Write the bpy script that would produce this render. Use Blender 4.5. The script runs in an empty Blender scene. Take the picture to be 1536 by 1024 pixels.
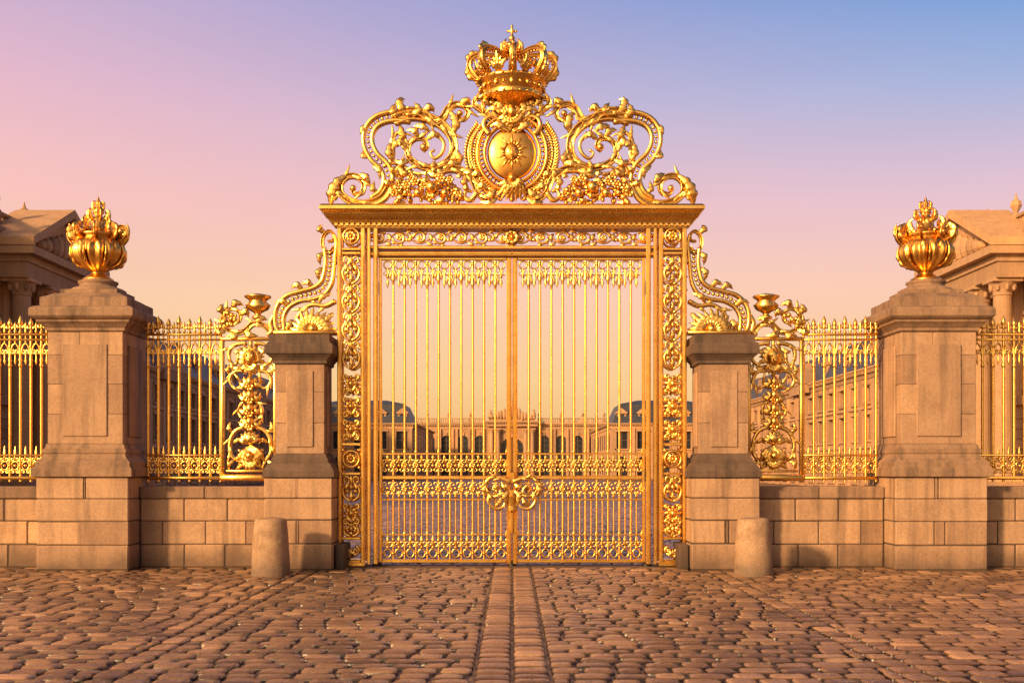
import bpy, math, random
import numpy as np
from mathutils import Vector
rng=random.Random(7); nr=np.random.RandomState(7)
sc=bpy.context.scene
pi=math.pi
S=90.0
# ------------------------------------------------------------------ mesh builder
class M:
    def __init__(s): s.V=[];s.Q=[];s.T=[];s.n=0
    def add(s,V,Q=None,T=None):
        V=np.asarray(V,float).reshape(-1,3)
        if Q is not None and len(Q): s.Q.append(np.asarray(Q,int).reshape(-1,4)+s.n)
        if T is not None and len(T): s.T.append(np.asarray(T,int).reshape(-1,3)+s.n)
        s.V.append(V); s.n+=len(V)
    def arr(s):
        V=np.concatenate(s.V) if s.V else np.zeros((0,3))
        Q=np.concatenate(s.Q) if s.Q else np.zeros((0,4),int)
        T=np.concatenate(s.T) if s.T else np.zeros((0,3),int)
        return V,Q,T
    def merge(s,o,R=None,t=(0,0,0),sc=1.0):
        V,Q,T=o.arr()
        V=V*np.asarray(sc)
        if R is not None: V=V@np.asarray(R).T
        s.add(V+np.asarray(t,float),Q,T)
    def mirror(s):
        V,Q,T=s.arr(); s._am(V*np.array([-1,1,1]),Q,T)
    def _am(s,V,Q,T):
        n=s.n
        if len(Q): s.Q.append(Q[:,::-1]+n)
        if len(T): s.T.append(T[:,::-1]+n)
        s.V.append(V); s.n+=len(V)
    def obj(s,name,mat,parent=None,smooth=False,scale=1.0):
        V,Q,T=s.arr(); V=V*scale
        me=bpy.data.meshes.new(name)
        me.from_pydata(V.tolist(),[],Q.tolist()+T.tolist()); me.update()
        me.materials.append(mat)
        if smooth: me.polygons.foreach_set("use_smooth",[True]*len(me.polygons))
        ob=bpy.data.objects.new(name,me); sc.collection.objects.link(ob)
        if parent is not None: ob.parent=parent
        return ob
def empty(name,loc=(0,0,0),rz=0):
    e=bpy.data.objects.new(name,None); e.empty_display_size=.5
    e.location=loc; e.rotation_euler=(0,0,rz); sc.collection.objects.link(e); return e
def rotz(a): c,s=math.cos(a),math.sin(a); return np.array([[c,-s,0],[s,c,0],[0,0,1]])
BQ=[(0,3,2,1),(4,5,6,7),(0,1,5,4),(1,2,6,5),(2,3,7,6),(3,0,4,7)]
def box(m,x0,x1,y0,y1,z0,z1):
    m.add([(x0,y0,z0),(x1,y0,z0),(x1,y1,z0),(x0,y1,z0),(x0,y0,z1),(x1,y0,z1),(x1,y1,z1),(x0,y1,z1)],BQ)
def cbox(m,x0,x1,y0,y1,z0,z1,c=.01):
    V=[];idx={}
    X=(x0,x1);Y=(y0,y1);Z=(z0,z1);sg=(1,-1)
    for i in (0,1):
        for j in (0,1):
            for k in (0,1):
                for a in range(3):
                    v=[X[i]+(c*sg[i] if a!=0 else 0),Y[j]+(c*sg[j] if a!=1 else 0),Z[k]+(c*sg[k] if a!=2 else 0)]
                    idx[(i,j,k,a)]=len(V);V.append(v)
    Q=[];T=[]
    for i in (0,1):
        q=[idx[(i,0,0,0)],idx[(i,1,0,0)],idx[(i,1,1,0)],idx[(i,0,1,0)]];Q.append(q if i else q[::-1])
        q=[idx[(0,i,0,1)],idx[(1,i,0,1)],idx[(1,i,1,1)],idx[(0,i,1,1)]];Q.append(q[::-1] if i else q)
        q=[idx[(0,0,i,2)],idx[(1,0,i,2)],idx[(1,1,i,2)],idx[(0,1,i,2)]];Q.append(q if i else q[::-1])
    for j in (0,1):
        for k in (0,1):
            q=[idx[(0,j,k,1)],idx[(1,j,k,1)],idx[(1,j,k,2)],idx[(0,j,k,2)]];Q.append(q if (j==k) == False else q[::-1])
            q=[idx[(j,0,k,0)],idx[(j,1,k,0)],idx[(j,1,k,2)],idx[(j,0,k,2)]];Q.append(q if (j==k) else q[::-1])
            q=[idx[(j,k,0,0)],idx[(j,k,1,0)],idx[(j,k,1,1)],idx[(j,k,0,1)]];Q.append(q if (j==k)==False else q[::-1])
    for i in (0,1):
        for j in (0,1):
            for k in (0,1):
                t=[idx[(i,j,k,a)] for a in range(3)]
                T.append(t if (i+j+k)%2==1 else t[::-1])
    m.add(V,Q,T)
def loft(m,cx,cy,prof):
    V=[];Q=[]
    for hx,hy,z in prof:
        V+=[(cx-hx,cy-hy,z),(cx+hx,cy-hy,z),(cx+hx,cy+hy,z),(cx-hx,cy+hy,z)]
    for i in range(len(prof)-1):
        a=4*i
        for k in range(4):
            k2=(k+1)%4
            Q.append((a+k,a+k2,a+4+k2,a+4+k))
    n=4*(len(prof)-1)
    Q.append((3,2,1,0));Q.append((n,n+1,n+2,n+3))
    m.add(V,Q)
SR=[(math.cos(2*pi*k/8),math.sin(2*pi*k/8)) for k in range(8)]
SL=[(-1,0),(-.55,-1),(0,-.45),(.55,-1),(1,0),(.55,1),(0,.45),(-.55,1)]
SF=[(-1,-.8),(-.8,-1),(.8,-1),(1,-.8),(1,.8),(.8,1),(-.8,1),(-1,.8)]
SC=[(-1,-.8),(-.75,-1),(-.5,-.55),(.5,-.55),(.75,-1),(1,-.8),(1,.8),(.75,1),(.5,.55),(-.5,.55),(-.75,1),(-1,.8)]
def cat(pts,per=6):
    P=np.asarray(pts,float)
    P=np.vstack([2*P[0]-P[1],P,2*P[-1]-P[-2]]);out=[]
    for i in range(1,len(P)-2):
        for t in np.linspace(0,1,per,endpoint=False):
            out.append(.5*((2*P[i])+(-P[i-1]+P[i+1])*t+(2*P[i-1]-5*P[i]+4*P[i+1]-P[i+2])*t*t+(-P[i-1]+3*P[i]-3*P[i+1]+P[i+2])*t**3))
    out.append(P[-2]);return np.array(out)
def frames(P):
    t=np.gradient(P,axis=0);t=t/(np.linalg.norm(t,axis=1)[:,None]+1e-9);return t,np.stack([t[:,1],-t[:,0]],1)
def sweep(m,path,w,d=None,sec=SR,y=0,closed=False,cap=True):
    P=np.asarray(path,float);N=len(P)
    w=np.broadcast_to(np.asarray(w,float),(N,)).copy()
    d=w.copy() if d is None else np.broadcast_to(np.asarray(d,float),(N,)).copy()
    y=np.broadcast_to(np.asarray(y,float),(N,)).copy()
    if closed: t=np.roll(P,-1,0)-np.roll(P,1,0)
    else: t=np.gradient(P,axis=0)
    t/= (np.linalg.norm(t,axis=1)[:,None]+1e-9)
    n=np.stack([t[:,1],-t[:,0]],1)
    if cap and not closed:
        P=np.vstack([P[0]-t[0]*w[0]*.5,P,P[-1]+t[-1]*w[-1]*.5]);n=np.vstack([n[0],n,n[-1]])
        w=np.concatenate([[w[0]*.15],w,[w[-1]*.15]]);d=np.concatenate([[d[0]*.15],d,[d[-1]*.15]]);y=np.concatenate([[y[0]],y,[y[-1]]])
        N+=2
    s=np.asarray(sec);K_=len(s)
    V=np.zeros((N,K_,3))
    V[:,:,0]=P[:,0,None]+n[:,0,None]*w[:,None]*s[None,:,0]
    V[:,:,2]=P[:,1,None]+n[:,1,None]*w[:,None]*s[None,:,0]
    V[:,:,1]=y[:,None]+d[:,None]*s[None,:,1]
    a=np.arange(N if closed else N-1)[:,None];k=np.arange(K_)[None,:];k2=(k+1)%K_;b=(a+1)%N
    Q=np.stack([a*K_+k,a*K_+k2,b*K_+k2,b*K_+k],-1).reshape(-1,4)
    m.add(V.reshape(-1,3),Q)
def lathe(m,prof,segs=16,c=(0,0,0),gad=0,amp=None):
    P=np.asarray(prof,float);N=len(P);th=np.linspace(0,2*pi,segs,endpoint=False)
    r=np.repeat(P[:,0][:,None],segs,1)
    if gad: r=r*(1+np.asarray(amp)[:,None]*(np.abs(np.cos(th*gad/2))[None,:]-.6))
    V=np.stack([c[0]+r*np.cos(th),c[1]+r*np.sin(th),np.repeat(P[:,1][:,None],segs,1)+c[2]],-1).reshape(-1,3)
    a=np.arange(N-1)[:,None];k=np.arange(segs)[None,:];k2=(k+1)%segs
    m.add(V,np.stack([a*segs+k,a*segs+k2,(a+1)*segs+k2,(a+1)*segs+k],-1).reshape(-1,4))
def ell(m,c,rx,ry=None,rz=None,seg=8,rings=6):
    ry=rx if ry is None else ry; rz=rx if rz is None else rz
    ph=np.linspace(-pi/2,pi/2,rings+1);th=np.linspace(0,2*pi,seg,endpoint=False)
    cp=np.maximum(np.cos(ph),.02)
    V=np.stack([c[0]+rx*cp[:,None]*np.cos(th),c[1]+ry*cp[:,None]*np.sin(th),np.repeat((c[2]+rz*np.sin(ph))[:,None],seg,1)],-1).reshape(-1,3)
    a=np.arange(rings)[:,None];k=np.arange(seg)[None,:];k2=(k+1)%seg
    m.add(V,np.stack([a*seg+k,a*seg+k2,(a+1)*seg+k2,(a+1)*seg+k],-1).reshape(-1,4))
# draft-plane helpers : drawing units, 90 units = 1 m, x from gate axis, z above the ground
def K(pts): return [(p[0]-768,848.5-p[1]) for p in pts]
def acan(m,P,step,w,y=-2,L_=None,skip=.08):
    P=np.asarray(P);t,n=frames(P);s=np.concatenate([[0],np.cumsum(np.linalg.norm(np.diff(P,axis=0),axis=1))])
    L_=L_ or step*1.5;k=0
    for q in np.arange(s[-1]*skip+step/2,s[-1]*.93,step):
        i=int(np.argmin(np.abs(s-q)));g=1 if k%2 else -1;k+=1
        p=P[i];e=p+t[i]*L_+n[i]*g*w*1.9;c=p+t[i]*L_*.5+n[i]*g*w*.75
        leaf(m,[p,c,e+n[i]*g*w*.1],w*.62,3,y,raw=True)
def tube(m,pts,r,per=6,y=0,d=None,sec=SR,taper=None,ac=0,acw=4.2):
    P=cat(K(pts),per);n=len(P)
    w=np.full(n,float(r)) if taper is None else np.linspace(r,taper,n)
    dd=None if d is None else w/ r*d
    sweep(m,P,w,dd,sec,y)
    if ac: acan(m,P,ac,acw,y-3)
    return P
def ring(m,cx,py,rx,ry=None,r=1.5,y=0,n=20,d=None,sec=SR):
    ry=rx if ry is None else ry
    a=np.linspace(0,2*pi,n,endpoint=False)
    P=np.stack([cx-768+rx*np.cos(a),848.5-py+ry*np.sin(a)],1)
    sweep(m,P,r,d,sec,y,closed=True)
def leaf(m,pts,w,lobes=4,y=0,raw=False,bulge=1.0):
    P=cat(pts if raw else K(pts),7);n=len(P);t=np.linspace(0,1,n)
    ww=w*np.sin(pi*np.clip(t,0.06,.97)**.75)*(.62+.38*np.abs(np.sin(lobes*pi*t+.4)))+.25
    yy=y-bulge*w*.5*np.sin(pi*t)
    sweep(m,P,ww,np.maximum(ww*.38,.5),SL,yy)
def ball(m,px,py,r,y=0,ry=None,rz=None): ell(m,(px-768,y,848.5-py),r,ry if ry else r,rz if rz else r,8,6)
def spir(cx,py,r0,r1,a0,turns,n=26):
    a=np.linspace(0,1,n);r=r0+(r1-r0)*a**.8;th=math.radians(a0)+a*turns*2*pi
    return np.stack([cx-768+r*np.cos(th),848.5-py+r*np.sin(th)],1)
def scroll(m,cx,py,r0,r1,a0,turns,w,y=0,knob=True,d=None):
    P=spir(cx,py,r0,r1,a0,turns);n=len(P);ww=np.linspace(w,w*.55,n)
    sweep(m,P,ww,ww*1.3 if d is None else d,SF,y)
    if knob: ell(m,(P[-1][0],y,P[-1][1]),w*1.3,w*1.6,w*1.3)
def beads(m,P,step,r,y=0):
    P=np.asarray(P);s=np.concatenate([[0],np.cumsum(np.linalg.norm(np.diff(P,axis=0),axis=1))])
    for q in np.arange(step/2,s[-1],step):
        ell(m,(np.interp(q,s,P[:,0]),y,np.interp(q,s,P[:,1])),r,r,r,6,4)
def rosette(m,cx,py,R,y=0,pet=8):
    x=cx-768;z=848.5-py
    for k in range(pet):
        a=2*pi*k/pet
        leaf(m,[(x+R*.15*math.cos(a),z+R*.15*math.sin(a)),(x+R*.6*math.cos(a+.1),z+R*.6*math.sin(a+.1)),(x+R*math.cos(a),z+R*math.sin(a))],R*.3,1,y-R*.15,raw=True)
    ell(m,(x,y-R*.2,z),R*.27,R*.4,R*.27)
def fan(m,cx,py,R,a0,a1,n,w,y=0,lob=3,jit=.0):
    x=cx-768;z=848.5-py
    for k in range(n):
        a=math.radians(a0+(a1-a0)*k/(n-1));RR=R*(1+jit*(rng.random()-.5))
        leaf(m,[(x,z),(x+RR*.55*math.cos(a+.08),z+RR*.55*math.sin(a+.08)),(x+RR*math.cos(a-.05),z+RR*math.sin(a-.05))],w,lob,y,raw=True)
def vbar(m,x,py0,py1,w,y=0,d=None):
    d=w if d is None else d
    cbox(m,x-768-w,x-768+w,y-d,y+d,848.5-py1,848.5-py0,min(w,d)*.35)
def hbar(m,x0,x1,py0,py1,y=0,d=3):
    cbox(m,x0-768,x1-768,y-d,y+d,848.5-py1,848.5-py0,min(abs(py1-py0)*.2,d*.3))
# ------------------------------------------------------------------ materials
def newmat(name):
    m=bpy.data.materials.new(name);m.use_nodes=True;nt=m.node_tree;b=nt.nodes['Principled BSDF'];return m,nt,b
def N(nt,t,**kw):
    n=nt.nodes.new(t)
    for k,v in kw.items(): setattr(n,k,v)
    return n
def noise(nt,scale,detail=4,rough=.55,vec=None,dim=None):
    n=N(nt,'ShaderNodeTexNoise');n.inputs['Scale'].default_value=scale;n.inputs['Detail'].default_value=detail;n.inputs['Roughness'].default_value=rough
    if vec is not None: nt.links.new(vec,n.inputs['Vector'])
    return n
def ramp(nt,fac,stops):
    r=N(nt,'ShaderNodeValToRGB');e=r.color_ramp.elements
    while len(e)<len(stops): e.new(.5)
    for i,(p,c) in enumerate(stops):
        e[i].position=p;e[i].color=(*c,1) if len(c)==3 else c
    nt.links.new(fac,r.inputs['Fac']);return r
def mix(nt,a,b,fac,mode='MIX'):
    x=N(nt,'ShaderNodeMix',data_type='RGBA',blend_type=mode)
    for s,i in ((fac,0),(a,6),(b,7)):
        if isinstance(s,bpy.types.NodeSocket): nt.links.new(s,x.inputs[i])
        elif i==0: x.inputs[0].default_value=s
        else: x.inputs[i].default_value=(*s,1)
    return x.outputs[2]
def math_(nt,op,a,b=None,c=None,clamp=False):
    x=N(nt,'ShaderNodeMath',operation=op);x.use_clamp=clamp
    for i,s in enumerate((a,b,c)):
        if s is None: continue
        if isinstance(s,bpy.types.NodeSocket): nt.links.new(s,x.inputs[i])
        else: x.inputs[i].default_value=s
    return x.outputs[0]
def bump(nt,b,h,st,dist):
    x=N(nt,'ShaderNodeBump');x.inputs['Strength'].default_value=st;x.inputs['Distance'].default_value=dist
    nt.links.new(h,x.inputs['Height']);nt.links.new(x.outputs[0],b.inputs['Normal']);return x
def mat_gold(name='gilding',c1=(1.,.64,.17),c2=(.90,.47,.095),r0=.2,r1=.36):
    m,nt,b=newmat(name);g=N(nt,'ShaderNodeNewGeometry');tc=N(nt,'ShaderNodeTexCoord')
    n=noise(nt,5,5,.6,tc.outputs['Object']);n2=noise(nt,50,3,.6,tc.outputs['Object'])
    c=ramp(nt,n.outputs[0],[(.3,c2),(.6,c1)])
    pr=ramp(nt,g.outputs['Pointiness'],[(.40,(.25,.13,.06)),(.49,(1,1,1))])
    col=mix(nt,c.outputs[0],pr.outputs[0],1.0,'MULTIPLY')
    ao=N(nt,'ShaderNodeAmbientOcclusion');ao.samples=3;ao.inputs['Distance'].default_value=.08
    # occlusion shade painted into the ornament's recesses for contrast, along with grime
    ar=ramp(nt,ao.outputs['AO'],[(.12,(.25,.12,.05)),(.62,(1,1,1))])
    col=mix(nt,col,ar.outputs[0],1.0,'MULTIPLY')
    nt.links.new(col,b.inputs['Base Color']);b.inputs['Metallic'].default_value=1
    r=N(nt,'ShaderNodeMapRange');r.inputs['To Min'].default_value=r0;r.inputs['To Max'].default_value=r1
    nt.links.new(n2.outputs[0],r.inputs[0]);nt.links.new(r.outputs[0],b.inputs['Roughness'])
    bump(nt,b,n2.outputs[0],.35,.005);return m
def mat_stone(name,c1,c2,dark,rough=.85,stain=.6,scale=1.0,ground=True,speck=.0):
    m,nt,b=newmat(name);g=N(nt,'ShaderNodeNewGeometry');pos=g.outputs['Position']
    n=noise(nt,2.2*scale,7,.62,pos);n2=noise(nt,26*scale,5,.65,pos)
    mp=N(nt,'ShaderNodeMapping');mp.inputs['Scale'].default_value=(5,5,.45);nt.links.new(pos,mp.inputs[0])
    st=noise(nt,1.0*scale,5,.6,mp.outputs[0])
    c=ramp(nt,n.outputs[0],[(.3,c2),(.7,c1)])
    isl=ramp(nt,g.outputs['Random Per Island'],[(0,(.70,.65,.64)),(.4,(.95,.92,.9)),(.75,(1.08,1.03,.97)),(1,(1.28,1.16,1.0))])
    col=mix(nt,c.outputs[0],isl.outputs[0],1,'MULTIPLY')
    fine=ramp(nt,n2.outputs[0],[(.32,(.80-speck,.78-speck,.76-speck)),(.52,(.98,.97,.96)),(.68,(1.09+speck*.3,1.08+speck*.3,1.06+speck*.3))])
    col=mix(nt,col,fine.outputs[0],1,'MULTIPLY')
    sf=ramp(nt,st.outputs[0],[(.48,(0,0,0)),(.72,(stain,)*3)])
    col=mix(nt,col,dark,sf.outputs[0])
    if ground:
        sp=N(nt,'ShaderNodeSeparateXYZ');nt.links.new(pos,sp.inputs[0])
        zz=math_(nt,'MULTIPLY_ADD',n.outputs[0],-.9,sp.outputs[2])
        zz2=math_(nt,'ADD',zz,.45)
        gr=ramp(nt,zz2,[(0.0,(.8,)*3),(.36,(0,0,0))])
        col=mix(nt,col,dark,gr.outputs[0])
    nt.links.new(col,b.inputs['Base Color']);b.inputs['Roughness'].default_value=rough
    h=mix(nt,n2.outputs[0],n.outputs[0],.4)
    bump(nt,b,h,.5,.022);return m
def mat_plain(name,c,rough=.7,metal=0,var=.25,scale=3,spec=None):
    m,nt,b=newmat(name);g=N(nt,'ShaderNodeNewGeometry')
    n=noise(nt,scale,5,.6,g.outputs['Position'])
    r=ramp(nt,n.outputs[0],[(.3,tuple(x*(1-var) for x in c)),(.7,tuple(min(1,x*(1+var)) for x in c))])
    nt.links.new(r.outputs[0],b.inputs['Base Color']);b.inputs['Roughness'].default_value=rough;b.inputs['Metallic'].default_value=metal
    return m
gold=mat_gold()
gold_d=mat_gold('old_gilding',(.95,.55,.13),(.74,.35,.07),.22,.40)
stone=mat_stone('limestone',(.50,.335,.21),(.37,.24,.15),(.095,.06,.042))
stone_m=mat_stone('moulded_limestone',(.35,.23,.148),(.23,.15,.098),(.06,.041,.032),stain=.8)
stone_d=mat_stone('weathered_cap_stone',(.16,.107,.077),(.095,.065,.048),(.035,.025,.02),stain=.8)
mortar=mat_plain('mortar',(.08,.053,.038),.95)
bstone=mat_stone('palace_stone',(.52,.33,.185),(.40,.245,.135),(.17,.105,.067),stain=.35,scale=.4,ground=False)
btrim=mat_stone('palace_trim_stone',(.54,.35,.20),(.43,.275,.155),(.19,.12,.078),stain=.3,scale=.5,ground=False)
slate=mat_plain('roof_slate',(.04,.048,.068),.5,0,.3,2)
glass=mat_plain('window_glass',(.02,.025,.035),.12,0,.3,1)
iron=mat_plain('black_iron',(.02,.018,.016),.5,.6)
frame_m=mat_plain('window_frame_paint',(.18,.13,.09),.6)
# ------------------------------------------------------------------ royal gate
gate=empty('royal_gate')
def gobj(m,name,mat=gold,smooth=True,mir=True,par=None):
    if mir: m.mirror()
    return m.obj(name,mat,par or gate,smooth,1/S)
m=M()
for x,w in ((511,3),(546,3.2),(555,2.2),(565,3.4)):
    y1=845
    vbar(m,x,342,y1,w,-12,4)
    if x in(511,546): vbar(m,x,342,y1,w,14,4)
for x in (511,546,565): vbar(m,x,386,838,1.1,-17,1.2)
hbar(m,508,769,341,345.5,0,17);hbar(m,549.5,769,370,375,0,10);hbar(m,552,769,378,386,0,9);hbar(m,568,769,380.5,383,-10,1.5)
for a,b_ in ((374,378),(380,384),(664,668),(708,712),(804,808),(838,844)):
    hbar(m,514.2,542.6,a,b_,-1,14)
hbar(m,505,550,841,848,0,20)
gobj(m,'frame',smooth=False)
m=M()
prof=[(262,17,504.5),(263,18,506),(264,18,508),(268,20,510),(269,21,512),(271,22,514),(275,26,518),(277,29,522),(278,30,524),(282,34,527),(284,35,528.5),(284,35,533),(281,32,536)]
loft(m,0,0,prof)
for i in range(66):
    x=-261+i*8.03
    box(m,x-2.2,x+2.2,-21,-18.2,506.4,509.8)
m.obj('cornice',gold,gate,False,1/S)
# door leaves
m=M();
vbar(m,763.6,386.5,846,3.6,0,5);vbar(m,763.6,390,843,1.3,-6,1.4)
vbar(m,570.8,386.5,843,2.2,0,4)
hbar(m,568.5,760,387,390.5,0,3.5);hbar(m,573,760,713,718.5,0,4.5);hbar(m,573,760,838,843.5,0,4.5)
hbar(m,573,760,679,681.5,0,2);hbar(m,573,760,747.5,750,0,2);hbar(m,573,760,800,802,0,2)
gobj(m,'leaf_rails',smooth=False)
m=M()
x0,x1=573.,760.;nb=11;st=(x1-x0)/nb
top=M();mid=M();bot=M()
for i in range(1,nb):
    x=x0+i*st
    sweep(m,[(x-768,848.5-838),(x-768,848.5-391)],1.75,cap=False)
    o=0 if i%2 else 7
    lathe(top,[(1.7,848.5-(428+o)),(2.2,848.5-(430-8+o)),(3.8,848.5-(430-12+o)),(2,848.5-(430-15+o)),(3,848.5-(430-18+o)),(1.7,848.5-(408+o))],8,(x-768,0,0))
    leaf(top,[(x,404+o),(x-4,412+o),(x-5,421+o)],2,2);leaf(top,[(x,404+o),(x+4,412+o),(x+5,421+o)],2,2)
    ball(top,x,396,2.8)
for i in range(nb):
    x=x0+(i+.5)*st
    ring(top,x,397.5,5.6,6,1.3,n=16)
    scroll(top,x-4.2,410,4.2,1.4,80,-.9,1.1,knob=False)
    scroll(top,x+4.2,410,4.2,1.4,100,.9,1.1,knob=False)
    if i%2==0:
        sweep(m,[(x-768,848.5-412),(x-768,848.5-402)],1.3,cap=False);ball(top,x,415,2.6)
    lathe(top,[(.3,848.5-432),(2.6,848.5-424),(1.2,848.5-420),(1.2,848.5-404)],6,(x-768,0,0))
    for py,f in ((697,1),(733,-1)):
        scroll(mid,x-4,py-5*f,4.3,1.2,(-90)*f,-1.15*f,1.2,knob=False)
        scroll(mid,x+4,py-5*f,4.3,1.2,(-90)*f,1.15*f,1.2,knob=False)
        scroll(mid,x-4,py+7*f,4.6,1.2,(90)*f,1.1*f,1.2,knob=False)
        scroll(mid,x+4,py+7*f,4.6,1.2,(90)*f,-1.1*f,1.2,knob=False)
        ball(mid,x,py+1*f,2.9,-1);leaf(mid,[(x,py-2*f),(x+.1,py-10*f),(x,py-17*f)],2.3,2)
    ring(bot,x,829,5.5,6.5,1.2,n=14)
    scroll(bot,x-4.2,815,4.3,1.2,-90,-1.1,1.2,knob=False);scroll(bot,x+4.2,815,4.3,1.2,-90,1.1,1.2,knob=False)
    leaf(bot,[(x,820),(x+.1,811),(x,801)],2.6,2);ball(bot,x,820,2.5,-1)
    sweep(m,[(x-768,848.5-800),(x-768,848.5-750)],1.1,cap=False)
for i in range(nb+1):
    x=x0+i*st
    for py in (697,733): rosette(mid,x,py,5.2,-2,6)
    ball(bot,x,809,2.8);ball(bot,x,829,2.6,-1)
    leaf(bot,[(x,806),(x+.1,801),(x,793)],2.6,2)
    leaf(mid,[(x,682),(x+.1,678),(x,671)],2.2,2)
m.merge(top);m.merge(mid);m.merge(bot)
gobj(m,'leaf_bars')
# lock scrolls
m=M()
tube(m,[(766,722),(752,717),(737,716),(729,726),(732,738),(742,744),(751,739),(749,731),(742,731)],3.2,y=-6,d=4,sec=SF,taper=2,ac=9,acw=3)
tube(m,[(735,741),(733,752),(742,762),(754,760),(760,748),(757,738)],2.8,y=-6,d=4,sec=SF,taper=1.6)
leaf(m,[(730,724),(727,735),(734,747)],4,3,-7);leaf(m,[(742,760),(750,752),(752,742)],4,3,-7);leaf(m,[(764,725),(757,730),(752,722)],4,2,-8)
leaf(m,[(764,735),(757,745),(762,760)],4,3,-8)
gobj(m,'lock_scrolls')
m=M()
for p in (716,742,770): cbox(m,-5,5,-9,-4,848.5-p-9,848.5-p+9,1.5)
lathe(m,[(3,50),(4,80),(7,84),(4,90),(6,105),(3,110)],10,(0,-7,0))
m.obj('lock_case',gold_d,gate,False,1/S)
m=M()
lathe(m,[(7,-1),(7,3),(5,5),(4,9),(.1,9.5)],12,(0,0,0))
for s_ in(-1,1):
    lathe(m,[(8,-1),(8,3),(5,6),(.1,7)],12,(s_*202,-2,0));lathe(m,[(3,384),(4,386),(4,404),(3,406)],10,(s_*203,-11,20));lathe(m,[(3,384),(4,386),(4,404),(3,406)],10,(s_*203,-11,-258))
m.obj('pivots',iron,gate,True,1/S)
# frieze
m=M()
per=31.;n=7
xs=np.linspace(551,768,80);ph=(xs-553)/per*pi
sweep(m,np.stack([xs-768,848.5-357-8*np.sin(ph)],1),1.5,2)
for i in range(7):
    x=553+per*(i+.5);up=1 if i%2==0 else -1
    scroll(m,x,357,10.5,2.2,180,-1.35*up,2.1,y=-1)
    rosette(m,x,357,5,-2,6)
    for a in (30,90,150):
        aa=math.radians(a)*up;xx=x-768;zz=848.5-357
        leaf(m,[(xx+9*math.cos(aa),zz+9*math.sin(aa)),(xx+12*math.cos(aa+.25),zz+11.5*math.sin(aa+.25)),(xx+15*math.cos(aa+.45),zz+13*math.sin(aa+.45))],2.8,2,-1,raw=True)
    leaf(m,[(x+13,357-6*up),(x+17,357),(x+15,357+9*up)],3,2,-1)
    leaf(m,[(x+10,357+6*up),(x+15,357+10*up),(x+21,357+8*up)],2.8,2,-1)
gobj(m,'frieze_scrollwork')
m=M();rosette(m,768,357,14,-4,8);fan(m,768,357,13,200,340,5,3,-3)
m.obj('frieze_boss',gold,gate,True,1/S)
# pilaster ornaments
def lyre(m,cx,py,w,h,y=0):
    for s_ in (-1,1):
        P=[(cx+s_*1,py+h*.5),(cx+s_*w*.75,py+h*.36),(cx+s_*w,py+h*.1),(cx+s_*w*.7,py-h*.12),(cx+s_*w*.28,py-h*.22),(cx+s_*w*.3,py-h*.42),(cx+s_*w*.75,py-h*.45),(cx+s_*w*.85,py-h*.28),(cx+s_*w*.6,py-h*.25)]
        tube(m,P,1.7,4,y,2.4,SF,1.1)
        leaf(m,[(cx+s_*w*.8,py+h*.2),(cx+s_*w*.45,py+h*.1),(cx+s_*w*.25,py+h*.22)],2.8,2,y-1)
        leaf(m,[(cx+s_*w*.3,py-h*.2),(cx+s_*w*.6,py-h*.05),(cx+s_*w*.5,py+h*.08)],2.6,2,y-1)
    ball(m,cx,py-h*.05,3,y-1,3,4.5);leaf(m,[(cx,py+h*.5),(cx+.1,py+h*.3),(cx,py+h*.08)],3.4,3,y-1);leaf(m,[(cx,py-h*.15),(cx+.1,py-h*.35),(cx,py-h*.5)],3.2,2,y-1)
def trophy(m,cx,py,w,h,y=0):
    fan(m,cx,py,w*1.02,-30,210,7,3.2,y,3,.15)
    fan(m,cx,py+h*.12,w*.9,200,340,5,3.2,y-1,3,.1)
    ball(m,cx,py-1,w*.38,y-3,5,w*.45);ball(m,cx,py-h*.3,3,y-2);ball(m,cx,py+h*.3,3,y-2)
    for s_ in (-1,1):
        scroll(m,cx+s_*w*.6,py+h*.34,w*.36,1.2,90,-1.1*s_,1.5,y-1)
        scroll(m,cx+s_*w*.62,py-h*.34,w*.34,1.2,-90,1.1*s_,1.5,y-1)
m=M();cx=528.5
for yb in (-13,13):
    q=M()
    rosette(q,cx,357,9.5,yb,8);ring(q,cx,357,11.5,None,2,yb,d=3);
    rosette(q,cx,688,9.5,yb,8);ring(q,cx,688,12,None,2,yb,d=3)
    for c_ in (-1,1):
        for d_ in (-1,1):
            leaf(q,[(cx+c_*10,688+d_*11),(cx+c_*12,688+d_*13),(cx+c_*14,688+d_*17)],2.4,1,yb)
    for i in range(4): lyre(q,cx,407+i*42,12.5,42,yb)
    for i in range(3): trophy(q,cx,577+i*34,13,34,yb)
    lyre(q,cx,732,12.5,38,yb);trophy(q,cx,770,13,34,yb);lyre(q,cx,793,11,20,yb)
    for s_ in (-1,1):
        scroll(q,cx+s_*6.5,825,6.5,1.5,90,-1.3*s_,1.7,yb);
    fan(q,cx,834,12,30,150,5,3,yb-1)
    m.merge(q)
gobj(m,'pilaster_ornaments')
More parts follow.
